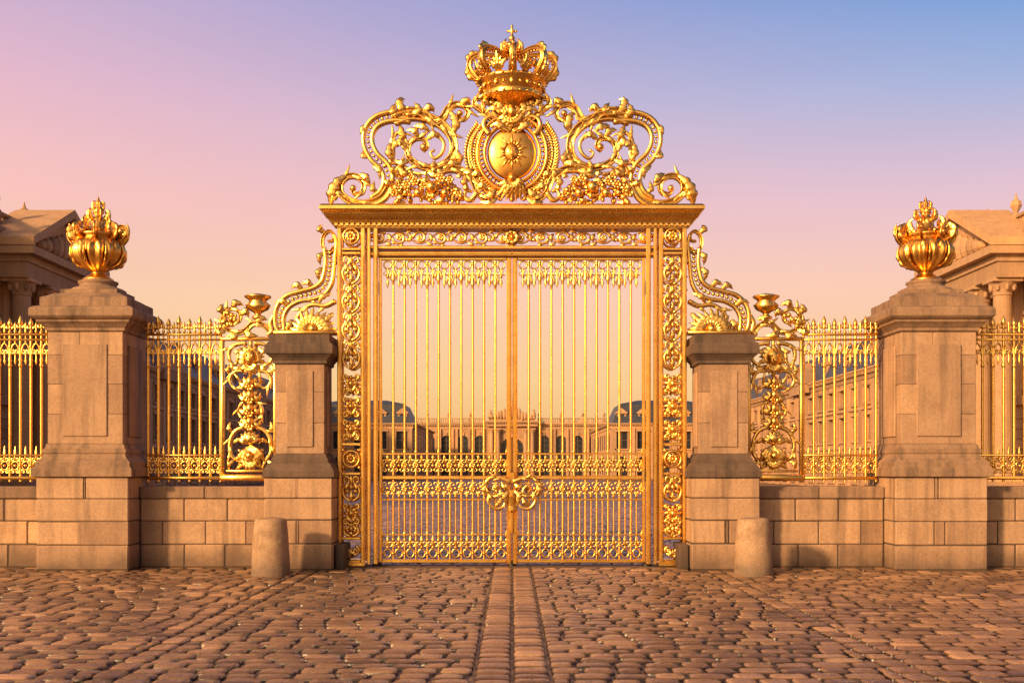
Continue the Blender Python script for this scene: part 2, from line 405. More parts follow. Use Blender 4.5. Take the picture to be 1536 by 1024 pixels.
# side consoles
m=M()
P1=[(502,372),(494,379),(485,371),(485,356),(493,347),(501,352),(499,361),(492,362)]
tube(m,P1,3,6,0,7,SC,1.8)
Pa=tube(m,[(501,352),(505,366),(503,385),(501,405),(498,425),(488,441),(470,449),(450,452),(434,461),(426,476),(427,498)],2.6,6,0,6,SF)
Pb=tube(m,[(487,372),(489,390),(487,408),(482,423),(470,432),(452,437),(432,443),(418,456),(413,473),(415,492),(423,500)],2.9,6,0,6,SF)
Pm=(cat(K([(494,375),(496,392),(494,408),(490,424),(479,437),(461,442),(443,447),(428,458),(420,474),(421,495)]),6))
beads(m,Pm,7.0,3.2,-1)
tube(m,[(503,452),(488,459),(470,457),(455,464),(446,478),(449,493),(459,499)],3.4,6,0,6,SF,1.8,ac=12,acw=4.5)
fan(m,470,499,36,10,172,11,6.5,-4,4,.12)
ball(m,470,494,7,-8);
for p,q_,r_ in (((497,440),(484,446),(478,458)),((436,462),(424,452),(412,455)),((485,402),(478,410),(480,422)),((488,350),(480,344),(484,338)),((500,470),(492,480),(499,490)),((440,480),(434,488),(428,498)),((455,437),(446,428),(437,434)),((470,432),(462,424),(452,428)),((487,380),(480,386),(481,398))):
    leaf(m,[p,q_,r_],5.2,3,-3)
scroll(m,437,490,8,2,60,1.2,2.2,0)
hbar(m,412,506,497,502.3,0,14)
for py in (395,415,435): ball(m,507,py,2.5)
gobj(m,'side_consoles')
# ---- crest
m=M()
def band(m,pts,gap=6,r=2.1,y=0,bd=2.2,step=7,d=6):
    P=cat(K(pts),7);t,n=frames(P)
    sweep(m,P+n*gap,r,d,SF,y);sweep(m,P-n*gap,r,d,SF,y);beads(m,P,step,bd,y-1)
band(m,[(560,303),(575,292),(583,272),(578,252),(562,236),(553,218),(553,200),(562,185),(578,177),(598,175),(616,177)],6.6,3.1,0,2.6,7.5)
tube(m,[(592,181),(615,174),(641,177),(664,189),(679,208),(680,230),(668,246),(648,252),(628,248),(614,236),(612,220),(622,209),(635,209),(641,219),(635,227)],8,6,0,8,SC,2.8,ac=15,acw=5.5)
tube(m,[(610,168),(633,170),(650,184),(664,178),(672,164),(684,157),(697,160),(702,171),(695,180),(686,176)],6.8,6,0,8,SC,2.6,ac=15,acw=4.5)
tube(m,[(585,282),(573,298),(552,306),(530,304),(513,292),(511,276),(522,265),(537,266),(546,277),(543,289),(532,291),(528,283)],6.4,6,0,8,SC,2.8,ac=15,acw=4.5)
ball(m,530,283,5,-3);ball(m,636,222,6,-4);ball(m,690,171,5,-3)
L=leaf
for pts,w,lo in (
 ([(497,307),(499,290),(508,273),(522,262)],9,5),([(520,300),(510,292),(500,300),(497,307)],6,4),([(540,262),(550,268),(556,280)],6,3),
 ([(612,176),(603,165),(600,152),(608,150)],7,4),([(618,176),(628,166),(622,155)],7,3),([(600,178),(590,168),(594,156)],7,3),([(632,172),(645,162),(652,170)],6,3),
 ([(676,205),(684,190),(680,175),(672,168)],7,4),([(682,225),(690,240),(684,255)],6,3),([(640,255),(650,262),(664,258),(674,246)],8,4),
 ([(612,225),(602,215),(592,220),(590,232)],7,4),([(615,240),(602,246),(592,240)],6,3),([(628,209),(622,198),(610,196)],6,3),([(640,210),(652,203),(660,210)],6,3),
 ([(600,190),(604,205),(596,215)],6,3),([(586,215),(584,232),(592,245)],6,3),([(600,250),(606,262),(620,262)],6,3),
 ([(622,190),(636,192),(645,200)],6,3),([(690,160),(700,152),(706,162)],6,2),([(556,232),(546,236),(545,226)],5,2),([(548,205),(544,196),(552,186)],5,2),
 ([(560,250),(570,258),(570,270)],5,3),([(566,290),(560,284),(562,272)],5,3)):
    L(m,pts,w,lo,-3)
tube(m,[(583,250),(590,232),(588,212),(596,200),(607,203),(606,213),(599,213)],3.6,6,0,4,SF,1.8,ac=14,acw=4)
tube(m,[(590,262),(602,250),(618,258),(632,266)],3.6,6,0,4,SF,1.8,ac=14,acw=4)
tube(m,[(655,200),(666,215),(663,230),(652,238),(646,230),(652,225)],2.8,6,0,4,SF,1.6)
tube(m,[(575,250),(590,245),(606,250)],2.4,5,0,4,SF,1.8)
r2=random.Random(3)
for k in range(95):
    t=r2.random();px=588+t*106;hgt=20+16*math.sin(pi*min(1,max(0,(t-.05)/.9)))+5*math.sin(t*17)
    py=305-r2.random()*hgt;r_=r2.uniform(2.2,5.2)
    ball(m,px,py,r_,r2.uniform(-10,6),r_,r_*r2.uniform(.8,1.2))
for k in range(16):
    px=592+k*6.4;py=r2.uniform(266,300)
    rosette(m,px,py,r2.uniform(6,9),-9 if k%2 else -5,6)
ball(m,648,283,9.5,-11);ball(m,668,292,7,-12);ball(m,628,292,7,-12)
for k in range(44):
    px=586+r2.random()*112;py=r2.uniform(258,304);a=r2.uniform(0,2*pi);l=r2.uniform(10,17)
    L(m,[(px,py),(px+l*.5*math.cos(a+.3),py-l*.5*math.sin(a+.3)),(px+l*math.cos(a),py-l*math.sin(a))],4.2,3,r2.uniform(-10,2))
tube(m,[(650,262),(672,254),(694,258),(709,272),(716,290),(730,302)],6.8,6,-3,8,SC,3.6,ac=13,acw=5)
tube(m,[(716,290),(706,301),(697,296),(700,287),(708,288)],3.6,6,-3,6,SF,2)
for pts in ([(668,256),(680,246),(692,248)],[(694,258),(704,262),(706,276)],[(705,268),(716,262),(722,272)],[(714,284),(724,280),(732,290)],[(700,262),(697,276),(704,286)],[(728,300),(738,292),(744,280)],[(722,304),(735,306),(748,296)]):
    L(m,pts,6,3,-5)
for pts,ll in (([(752,300),(728,286),(711,262),(703,236),(706,210),(717,190)],11),([(758,290),(738,280),(722,262),(715,240),(717,215),(727,197)],8)):
    P=cat(K(pts),6);sweep(m,P,np.linspace(3.4,1.4,len(P)),None,SR,-3)
    t,_=frames(P)
    for i in range(2,len(P),1):
        nn=np.array([t[i][1],-t[i][0]])
        for s_ in (-1,1):
            e=P[i]+(nn*s_*.75+t[i]*.75)*ll*(1.05-.35*i/len(P))
            sweep(m,np.array([P[i],(P[i]*.45+e*.55)+nn*s_*1.0,e]),[1.6,1.9,.5],[1.4,1.7,.5],SR,[-3,-6,-4])
tube(m,[(766,196),(752,190),(738,180),(724,168),(713,160),(714,151),(723,150),(727,158),(721,162)],5.4,6,-5,7,SC,2.6,ac=11,acw=4.5)
tube(m,[(734,204),(726,192),(729,181),(741,177),(751,184)],3.8,6,-7,6,SF,2)
tube(m,[(752,152),(744,160),(741,171),(748,178),(756,172)],3.4,6,-7,6,SF,2)
L(m,[(766,180),(752,170),(738,166),(728,172)],6.5,4,-9);L(m,[(760,200),(748,190),(736,190)],6.5,4,-8)
L(m,[(724,160),(733,150),(745,156)],6,3,-4);L(m,[(760,152),(750,163),(752,178)],6,4,-10)
for s_,a in ((737,148),(727,146)): L(m,[(s_,a),(s_+2,a+9),(s_+8,a+17)],5,3,-8)
gobj(m,'crest_scrollwork')
# cartouche : domed oval boss with a radiant mask in relief
m=M()
z0=848.5-231
ell(m,(0,-2,z0),37,9,40,36,24)
for rr,w in ((41,3.1),(52,3.8)): ring(m,768,231,rr,rr*1.1,w,-3,44,7,SR)
a=np.linspace(0,2*pi,60);beads(m,np.stack([46.5*np.cos(a),z0+51*np.sin(a)],1),6.6,2.7,-4)
for k in range(30):
    a=2*pi*k/30;c,s_=math.cos(a),math.sin(a)
    L(m,[(54*c,z0+59*s_),(59*math.cos(a+.04),z0+64*math.sin(a+.04)),(63*math.cos(a+.1),z0+67*math.sin(a+.1))],3.8,2,-2,raw=True)
for k in range(20):
    a=2*pi*k/20;l=27 if k%2 else 21;c,s_=math.cos(a),math.sin(a)
    P=np.array([(11*c,z0+13*s_),(l*.7*c,z0+l*.76*s_),(l*c,z0+l*1.08*s_)])
    sweep(m,P,[2.0,1.5,.4],[1.6,1.4,.4],SR,[-11,-10.0,-8.0])
ell(m,(0,-9.5,z0),11.5,5.5,13.5,16,12)
ell(m,(0,-15.2,z0-1.5),1.5,1.8,4.2);ell(m,(0,-14,z0-7.5),3.6,1.2,.9);ell(m,(0,-13.3,z0-10.5),2.6,1.4,1.6)
for s_ in(-1,1):
    ell(m,(s_*4,-14,z0+2.8),1.9,1.0,1.0);sweep(m,cat([(s_*1.6,z0+4.2),(s_*4,z0+6),(s_*7,z0+4.6)],4),.7,1.,SR,-13.8);ell(m,(s_*5.4,-12.6,z0-4),2.4,1.8,2.6)
fan(m,768,266,40,235,305,7,6,-8,4,.1);fan(m,768,272,22,200,340,7,5,-11,3)
ball(m,768,270,6,-14);ball(m,768,300,4.5,-6)
ell(m,(0,-11,848.5-170),7.5,7,10.5,12,8);ball(m,768,174,2,-18);fan(m,768,178,25,35,145,7,6,-10,4);fan(m,768,172,24,205,335,7,6,-9,4)
lathe(m,[(11,848.5-192),(12,848.5-178),(13,848.5-166),(20,848.5-157),(31,848.5-151),(36,848.5-148)],24)
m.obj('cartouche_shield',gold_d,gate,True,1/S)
# crown
m=M()
zb=848.5
lathe(m,[(40,zb-152),(46,zb-151),(48,zb-148),(45,zb-145),(47,zb-142),(52,zb-129),(54,zb-127),(56,zb-124),(53,zb-122),(48,zb-123),(42,zb-145)],40)
for k in range(24):
    a=2*pi*k/24;R=rotz(a)
    q=M();
    if k%2==0: ell(q,(50.5,0,zb-136),3,4.5,4.8)
    else: ell(q,(50.5,0,zb-136),2.4,2.4,2.4)
    ell(q,(56,0,zb-124.5),2.6,2.6,2.6,6,4);ell(q,(48.5,0,zb-148),2,2.6,2,6,4)
    m.merge(q,R)
for k in range(8):
    q=M()
    P=cat([(53,zb-122),(62,zb-113),(68,zb-102),(66,zb-91),(55,zb-84),(38,zb-83),(22,zb-85),(11,zb-82),(5,zb-76)],6)
    sweep(q,P,np.linspace(3.8,2.4,len(P)),np.linspace(6.5,2.8,len(P)),SC,0)
    t,n_=frames(P);n_=-n_
    beads(q,P[3:]+n_[3:]*4.2,6.2,2.7,0)
    leaf(q,[(54,zb-120),(64,zb-116),(70,zb-106),(68,zb-98)],7,4,0,raw=True,bulge=0)
    leaf(q,[(66,zb-96),(68,zb-88),(60,zb-80),(50,zb-80)],6,4,0,raw=True,bulge=0)
    m.merge(q,rotz(2*pi*k/8+.02))
    q=M()
    for aa in (-38,-15,15,38,0):
        a=math.radians(90+aa);l=27 if aa==0 else 20
        leaf(q,[(0,zb-122),(l*.5*math.cos(a),zb-122+l*.5*math.sin(a)),(l*math.cos(a*1.0)*1.15,zb-122+l*math.sin(a))],5,3,0,raw=True)
    V,Q,T=q.arr();V=V.copy();zz=(V[:,2]-(zb-122))/27;V[:,1]=V[:,1]-52-np.clip(zz,0,1.2)*11
    q2=M();q2.add(V,Q,T);m.merge(q2,rotz(2*pi*k/8+pi/8))
ell(m,(0,0,zb-70),10,10,9.5,16,10);lathe(m,[(10.6,zb-71.5),(11.4,zb-70),(10.6,zb-68.5)],20)
for k in range(8):
    q=M();leaf(q,[(4,zb-82),(13,zb-78),(16,zb-68),(11,zb-60)],4,3,0,raw=True,bulge=0);m.merge(q,rotz(k*pi/4))
lathe(m,[(4,zb-61),(6,zb-58),(3,zb-55),(2,zb-52)],12)
cbox(m,-1.8,1.8,-1.8,1.8,zb-53,zb-39.5,.5);cbox(m,-6,6,-1.5,1.5,zb-49,zb-45.6,.5)
for x,z in ((0,zb-39.5),(-6.5,zb-47.3),(6.5,zb-47.3)): ell(m,(x,0,z),2.2)
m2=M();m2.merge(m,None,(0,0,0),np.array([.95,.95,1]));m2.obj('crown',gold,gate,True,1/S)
# ------------------------------------------------------------------ fence
def spear(m,x,py0,h=26):
    z=848.5-py0
    lathe(m,[(1.6,z-2),(3.2,z),(3.2,z+1.5),(1.5,z+3),(1.4,z+h*.22),(3.4,z+h*.3),(1.6,z+h*.38),(4.2,z+h*.52),(3.0,z+h*.75),(.2,z+h)],8,(x-768,0,0))
    for s_ in (-1,1): leaf(m,[(x,py0-h*.25),(x+s_*4.5,py0-h*.34),(x+s_*5.2,py0-h*.5)],1.7,1)
def fence(m,xa,xb):
    hbar(m,xa,xb,500,503.5,0,3);hbar(m,xa,xb,508,511,0,3);hbar(m,xa,xb,681,684,0,3);hbar(m,xa,xb,714,719,0,4)
    n=max(2,int(round((xb-xa)/15.6)));st=(xb-xa)/n
    for i in range(n+1):
        x=xa+i*st
        sweep(m,[(x-768,848.5-722),(x-768,848.5-498)],2.2,cap=False)
        spear(m,x,499,26 if i%2 else 22)
        ball(m,x,520,3);ball(m,x,698,3.6)
        lathe(m,[(2,848.5-552),(3.4,848.5-548),(2,848.5-544),(3,848.5-540),(2,848.5-536)],8,(x-768,0,0))
        if i<n:
            xm=x+st/2
            tube(m,[(x+1.5,533),(x+3.2,521),(xm,515),(x+st-3.2,521),(x+st-1.5,533)],1.4,5,0,2)
            scroll(m,xm-3.2,528,3.4,1,90,-1.1,1.1,knob=False);scroll(m,xm+3.2,528,3.4,1,90,1.1,1.1,knob=False)
            lathe(m,[(.2,848.5-548),(2,848.5-542),(1,848.5-538),(1.3,848.5-530)],6,(xm-768,0,0))
            sweep(m,[(xm-768,848.5-515),(xm-768,848.5-500)],1.3,cap=False)
            lathe(m,[(1.3,848.5-500),(2.6,848.5-497),(1.2,848.5-494),(2.6,848.5-490),(.2,848.5-482)],6,(xm-768,0,0))
            ring(m,xm,698,5.2,6.4,1.3,n=14);ball(m,xm,698,2.4,-1)
            for s_ in (-1,1):
                scroll(m,xm+s_*3.4,689,3.2,1,-90,1.1*s_,1.1,knob=False);scroll(m,xm+s_*3.4,707,3.2,1,90,-1.1*s_,1.1,knob=False)
            leaf(m,[(xm,690),(xm+.1,682),(xm,668)],2.2,2)
def panel(m):
    for x in (334,413): vbar(m,x,508,722,2.8,0,4)
    hbar(m,331,416,505.5,511,0,5);hbar(m,331,416,711,721,0,9);hbar(m,340,408,704,708,0,6)
    cx=376
    sweep(m,[(cx-768,848.5-704),(cx-768,848.5-512)],3,cap=False)
    ball(m,cx,537,12,-3,9,14);fan(m,cx,537,22,-20,200,9,6,-1,3,.1);fan(m,cx,546,18,210,330,5,5,-5,3)
    ball(m,cx,541,3.2,-12);ball(m,cx-4.5,534,2.2,-11);ball(m,cx+4.5,534,2.2,-11)
    for s_ in (-1,1):
        tube(m,[(cx+s_*6,515),(cx+s_*18,516),(cx+s_*30,522),(cx+s_*32,538),(cx+s_*24,547),(cx+s_*18,540)],3,6,0,5,SF,1.8,ac=12,acw=3.6)
        tube(m,[(cx+s_*10,556),(cx+s_*24,558),(cx+s_*31,570),(cx+s_*24,582),(cx+s_*14,578),(cx+s_*16,568)],2.6,6,0,5,SF,1.6,ac=12,acw=3.4)
        tube(m,[(cx+s_*4,600),(cx+s_*14,606),(cx+s_*18,618),(cx+s_*12,628),(cx+s_*6,622)],2.2,6,0,4,SF,1.4,ac=9,acw=3)
        leaf(m,[(cx+s_*30,546),(cx+s_*34,556),(cx+s_*28,566)],4,3,-1);leaf(m,[(cx+s_*12,548),(cx+s_*20,553),(cx+s_*28,550)],4,3,-2)
        leaf(m,[(cx+s_*12,522),(cx+s_*20,528),(cx+s_*26,526)],4,3,-2)
        tube(m,[(cx+s_*8,640),(cx+s_*22,646),(cx+s_*30,660),(cx+s_*30,680),(cx+s_*20,690),(cx+s_*12,682),(cx+s_*18,674)],3,6,0,5,SF,1.8,ac=12,acw=3.6)
        leaf(m,[(cx+s_*26,650),(cx+s_*32,642),(cx+s_*30,632)],4,3,-1);leaf(m,[(cx+s_*24,690),(cx+s_*32,696),(cx+s_*32,704)],4,3,-1);leaf(m,[(cx+s_*6,690),(cx+s_*14,698),(cx+s_*22,703)],4,3,-1)
        leaf(m,[(cx+s_*26,664),(cx+s_*18,660),(cx+s_*12,666)],4,3,-1)
    for py in (572,592,612,632):
        fan(m,cx,py+10,20,25,155,5,5,-2,3,.1);ball(m,cx,py,6,-6,6,8);rosette(m,cx,py+8,8,-7,6)
        for s_ in(-1,1): leaf(m,[(cx+s_*4,py+10),(cx+s_*12,py+6),(cx+s_*15,py-4)],4,3,0)
    ball(m,cx,657,12,-3,9,10);fan(m,cx,664,19,20,160,7,5,-6,3);fan(m,cx,668,34,225,315,7,6,-4,4)
    ball(m,cx,683,7,-8);fan(m,cx,690,16,190,350,7,4,-5,2)
    # cresting
    tube(m,[(408,500),(396,488),(380,486),(368,496),(356,499),(342,494),(335,482),(338,468),(350,463),(360,470),(359,481),(350,484),(346,477)],4.4,6,0,6,SC,2.2,ac=11,acw=4.4)
    tube(m,[(412,472),(406,484),(408,496),(402,503)],3,6,0,5,SF)
    for pts in ([(338,470),(332,464),(336,456)],[(350,463),(355,455),(366,458)],[(360,472),(370,468),(374,476)],[(340,495),(330,498),(328,490)],[(358,498),(352,505),(342,505)],[(370,495),(376,503),(388,504)],[(385,487),(392,478),(402,480)],[(344,488),(338,482),(343,474)]): leaf(m,pts,6,3,-3)
    for k in range(14): ball(m,340+rng.random()*20,470+rng.random()*20,rng.uniform(2,4),-3)
    z=848.5
    lathe(m,[(4,z-490),(4,z-480),(9,z-478),(9,z-475),(4,z-472),(6,z-469),(15,z-464),(18,z-458),(13,z-453),(14,z-450),(20,z-446),(20,z-444),(12,z-442),(3,z-440)],20,(387-768,0,0),10,[0,0,0,0,0,.1,.2,.2,0,0,0,0,0,0])
def fobj(name,fn,flip):
    e=empty(name)
    m=M();fn(m)
    if flip:
        V,Q,T=m.arr();m2=M();m2._am(V*np.array([-1,1,1]),Q,T);m=m2
    m.obj('gilded_bars',gold,e,True,1/S)
for fl in (0,1):
    fobj('gilded_fence',lambda m:fence(m,222,331),fl)
    fobj('ornate_fence_panel',panel,fl)
    fobj('gilded_fence',lambda m:fence(m,-300,78),fl)
# ------------------------------------------------------------------ stone pillars, walls
def blocks(m,x0,x1,y0,y1,zs,w,off=0,c=.016,g=.010):
    for i in range(len(zs)-1):
        L_=x1-x0;n=max(1,int(round(L_/w)));cuts=[x0]
        sh=(.5 if i%2 else 0)
        if n==1 and L_>w*.8 and i%2: cuts.append(x0+L_*rng.uniform(.35,.65))
        for k in range(1,n+1):
            c_=x0+L_*(k-sh)/n+rng.uniform(-.06,.06)*w
            if x0+.15<c_<x1-.15: cuts.append(c_)
        cuts.append(x1)
        for a,b in zip(cuts[:-1],cuts[1:]):
            e=rng.uniform(-.005,.005)
            cbox(m,a+g/2,b-g/2,y0+e,y1-e,zs[i]+g/2,zs[i+1]-g/2,c*rng.uniform(.7,1.4))
def big_pillar(x):
    e=empty('stone_pillar',(x,-.1,0));m=M()
    blocks(m,-.74,.74,-.74,.74,[0,.40,.78,1.14,1.48],1.0)
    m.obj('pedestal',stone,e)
    m=M()
    loft(m,0,0,[(.73,.73,1.481),(.80,.80,1.50),(.80,.80,1.62),(.78,.78,1.64),(.76,.76,1.66),(.76,.76,1.72),(.73,.73,1.75),(.69,.69,1.78),(.66,.66,1.83),(.655,.655,1.86),(.67,.67,1.88),(.67,.67,1.93),(.64,.64,1.95),(.62,.62,2.02)])
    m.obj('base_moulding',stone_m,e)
    m=M();blocks(m,-.605,.605,-.605,.605,[2.021,2.5,2.98,3.45,3.82],1.6,c=.006,g=.004)
    m.obj('shaft',stone,e)
    m=M()
    for s_ in (-1,1):
        cbox(m,-.36,.36,min(s_*.6,s_*.632),max(s_*.6,s_*.632),2.14,3.62,.014)
        cbox(m,min(s_*.6,s_*.632),max(s_*.6,s_*.632),-.36,.36,2.14,3.62,.014)
    m.obj('raised_panels',stone,e)
    m=M()
    loft(m,0,0,[(.61,.61,3.821),(.64,.64,3.84),(.64,.64,3.88),(.66,.66,3.90),(.70,.70,3.94),(.74,.74,3.97),(.745,.745,4.00),(.80,.80,4.03),(.83,.83,4.06),(.83,.83,4.16),(.815,.815,4.19),(.77,.77,4.215),(.70,.70,4.23),(.70,.70,4.36),(.68,.68,4.375),(.60,.60,4.41),(.53,.53,4.45),(.46,.46,4.47),(.46,.46,4.53)])
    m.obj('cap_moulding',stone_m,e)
    m=M();lathe(m,[(.45,4.529),(.45,4.56),(.40,4.59),(.31,4.62),(.29,4.66),(.32,4.68),(.32,4.71),(.26,4.73),(.01,4.735)],32)
    m.obj('urn_plinth',stone_m,e,True)
    m=M();box(m,-.725,.725,-.725,.725,-.05,1.47);box(m,-.595,.595,-.595,.595,1.5,3.8);m.obj('core',mortar,e)
    u=empty('golden_urn',(x,-.1,4.71));m=M();s=1/91.
    prof=[(22,0),(26,1),(26,4),(20,7),(13,11),(12,14),(16,17),(26,21),(37,29),(43,39),(44,48),(40,57),(33,63),(29,66),(33,68),(35,71),(30,73),(22,74),(16,80),(12,90)]
    amp=[0,0,0,0,0,0,.05,.12,.24,.24,.2,.1,.03,0,0,0,0,0,0,0]
    lathe(m,prof,80,(0,0,0),16,amp)
    for k in range(8):
        q=M()
        leaf(q,[(26,62),(38,66),(46,75),(40,84),(34,80)],8,4,0,raw=True,bulge=0)
        if k%2: leaf(q,[(14,74),(24,80),(28,92),(21,98)],7,4,0,raw=True,bulge=0)
        ell(q,(30,0,74),4,5,4);ell(q,(41,6,50),3,6,8)
        m.merge(q,rotz(k*pi/4+.2))
        q=M();leaf(q,[(24,22),(37,29),(45,42),(44,56)],6,4,0,raw=True,bulge=0);m.merge(q,rotz(k*pi/4+pi/8+.2))
    for s_ in (-1,1):
        q=M()
        sweep(q,cat([(30,56),(42,60),(49,70),(45,82),(35,82),(33,74)],6),np.linspace(5,2.5,31),np.linspace(6,3.5,31),SC,0)
        leaf(q,[(36,66),(50,74),(50,88)],6,3,0,raw=True);ell(q,(39,0,76),7,7,7)
        m.merge(q,rotz(0 if s_>0 else pi))
    lathe(m,[(12,84),(13,92),(8,98),(6,100),(9,104),(8,110),(4,115),(5,118),(3,122),(.2,130)],24,(0,0,0),8,[.3,.3,.3,.1,.3,.3,.1,.3,.2,0])
    for k in range(6):
        q=M();leaf(q,[(6,90),(15,96),(18,105),(12,110)],5,3,0,raw=True,bulge=0);leaf(q,[(3,108),(9,112),(9,119),(5,122)],3,2,0,raw=True,bulge=0);m.merge(q,rotz(k*pi/3))
    m2=M();m2.merge(m,None,(0,0,0),np.array([.88,.88,1]))
    m2.obj('urn_body',gold_d,u,True,s)
def small_pillar(x):
    e=empty('stone_pillar',(x,-.25,0));m=M()
    blocks(m,-.55,.55,-.56,.56,[0,.42,.80,1.15,1.47],1.2);m.obj('pedestal',stone,e)
    m=M();loft(m,0,0,[(.54,.54,1.471),(.575,.575,1.49),(.575,.575,1.58),(.55,.55,1.62),(.50,.50,1.70),(.455,.455,1.73),(.455,.455,1.78),(.43,.43,1.81),(.41,.41,1.86)])
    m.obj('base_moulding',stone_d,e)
    m=M();blocks(m,-.395,.395,-.395,.395,[1.861,2.36,2.86,3.30],1.2,c=.006,g=.004);m.obj('shaft',stone,e)
    m=M()
    for s_ in (-1,1):
        cbox(m,-.22,.22,min(s_*.39,s_*.417),max(s_*.39,s_*.417),1.97,3.2,.012)
        cbox(m,min(s_*.39,s_*.417),max(s_*.39,s_*.417),-.22,.22,1.97,3.2,.012)
    m.obj('raised_panels',stone,e)
    m=M();loft(m,0,0,[(.40,.40,3.301),(.43,.43,3.32),(.43,.43,3.36),(.46,.46,3.40),(.51,.51,3.45),(.54,.54,3.47),(.545,.545,3.50),(.545,.545,3.60),(.525,.525,3.63),(.49,.49,3.65),(.485,.485,3.67),(.485,.485,3.78)])
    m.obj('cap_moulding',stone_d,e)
    m=M();box(m,-.535,.535,-.545,.545,-.05,1.46);box(m,-.385,.385,-.385,.385,1.5,3.29);m.obj('core',mortar,e)
for s_ in (-1,1):
    big_pillar(s_*6.86);small_pillar(s_*3.42)
def wall(x0,x1):
    e=empty('stone_wall');m=M()
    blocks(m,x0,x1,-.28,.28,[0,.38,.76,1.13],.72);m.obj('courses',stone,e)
    m=M();n=max(1,round((x1-x0)/1.1))
    for k in range(n):
        a=x0+(x1-x0)*k/n;b=x0+(x1-x0)*(k+1)/n;cbox(m,a+.002,b-.002,-.31,.31,1.134,1.33,.015)
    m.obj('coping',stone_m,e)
    m=M();box(m,x0,x1,-.265,.265,-.05,1.3);m.obj('core',mortar,e)
for s_ in (-1,1):
    for a,b in ((-6.11,-3.98),(-12.5,-7.61)):
        x0,x1=(a,b) if s_<0 else (-b,-a);wall(x0,x1)
for s_ in (-1,1):
    e=empty('jamb_stone');m=M();a,b=(2.70,2.86)
    x0,x1=(a,b) if s_>0 else (-b,-a);cbox(m,x0,x1,-.62,.1,-.02,.4,.02);m.obj('block',stone_d,e)
# bollards
gran=mat_stone('granite',(.52,.36,.23),(.29,.19,.12),(.12,.085,.06),stain=.25,scale=2.5,speck=.25)
for s_ in (-1,1):
    e=empty('stone_bollard',(s_*3.7,-1.6,0));m=M()
    lathe(m,[(.30,-.05),(.295,.02),(.29,.12),(.285,.25),(.275,.45),(.265,.6),(.257,.7),(.25,.80),(.235,.845),(.20,.865),(.1,.872),(.005,.874)],40)
    V,Q,T=m.arr();V+=(nr.rand(*V.shape)-.5)*.012;m2=M();m2.add(V,Q,T)
    m2.obj('shaft',gran,e,True)
# ------------------------------------------------------------------ paving
def mat_cobble():
    m,nt,b=newmat('cobblestone');g=N(nt,'ShaderNodeNewGeometry');pos=g.outputs['Position']
    n=noise(nt,.7,4,.6,pos);n2=noise(nt,45,5,.7,pos)
    c=ramp(nt,g.outputs['Random Per Island'],[(0,(.11,.066,.045)),(.3,(.175,.108,.070)),(.65,(.245,.150,.092)),(.9,(.32,.20,.122)),(1,(.42,.27,.165))])
    v=ramp(nt,n.outputs[0],[(.3,(.72,.70,.70)),(.7,(1.25,1.15,1.05))])
    f=ramp(nt,n2.outputs[0],[(.3,(.65,.65,.65)),(.7,(1.2,1.2,1.2))])
    col=mix(nt,mix(nt,c.outputs[0],v.outputs[0],1,'MULTIPLY'),f.outputs[0],1,'MULTIPLY')
    sp=N(nt,'ShaderNodeSeparateXYZ');nt.links.new(pos,sp.inputs[0])
    ax=math_(nt,'ABSOLUTE',sp.outputs[0])
    outer=math_(nt,'ADD',math_(nt,'GREATER_THAN',ax,3.1),math_(nt,'LESS_THAN',ax,.31),None,True)
    col=mix(nt,col,mix(nt,col,(1.2,1.16,1.1),1,'MULTIPLY'),outer)
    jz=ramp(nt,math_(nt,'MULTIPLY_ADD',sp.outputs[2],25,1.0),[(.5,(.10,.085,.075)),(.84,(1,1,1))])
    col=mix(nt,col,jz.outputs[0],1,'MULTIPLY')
    nt.links.new(col,b.inputs['Base Color'])
    r=N(nt,'ShaderNodeMapRange');r.inputs['To Min'].default_value=.15;r.inputs['To Max'].default_value=.46
    nt.links.new(n2.outputs[0],r.inputs[0]);nt.links.new(r.outputs[0],b.inputs['Roughness'])
    b.inputs['Specular IOR Level'].default_value=.75
    bump(nt,b,n2.outputs[0],.35,.009);return m
cob=mat_cobble()
th=np.linspace(0,2*pi,16,endpoint=False)+pi/16
ux=np.sign(np.cos(th))*np.abs(np.cos(th))**.3;uy=np.sign(np.sin(th))*np.abs(np.sin(th))**.3
def stones(m,S_):
    S_=np.asarray(S_);n=len(S_)
    cx,cy,hx,hy=S_.T
    rr=[1.,.985,.90,.60,.05];zz=[-.06,-.026,-.008,.0,.003]
    ta=nr.normal(0,.012,n);tb=nr.normal(0,.014,n);tz=nr.normal(0,.003,n);rot=nr.normal(0,.012,n)
    V=np.zeros((n,5,16,3));jit=1+nr.uniform(-.035,.02,(n,16))
    for k in range(5):
        lx=ux[None]*hx[:,None]*rr[k]*jit;ly=uy[None]*hy[:,None]*rr[k]*jit
        V[:,k,:,0]=cx[:,None]+lx-ly*rot[:,None];V[:,k,:,1]=cy[:,None]+ly+lx*rot[:,None]
        V[:,k,:,2]=zz[k]+tz[:,None]+(ta[:,None]*lx+tb[:,None]*ly if k else 0)+(nr.uniform(-.0025,.0025,(n,16)) if k in(2,3) else 0)
    a=np.arange(4)[:,None];k=np.arange(16)[None,:];k2=(k+1)%16
    q=np.stack([a*16+k,a*16+k2,(a+1)*16+k2,(a+1)*16+k],-1).reshape(-1,4)
    Q=(q[None]+(np.arange(n)*80)[:,None,None]).reshape(-1,4)
    m.add(V.reshape(-1,3),Q)
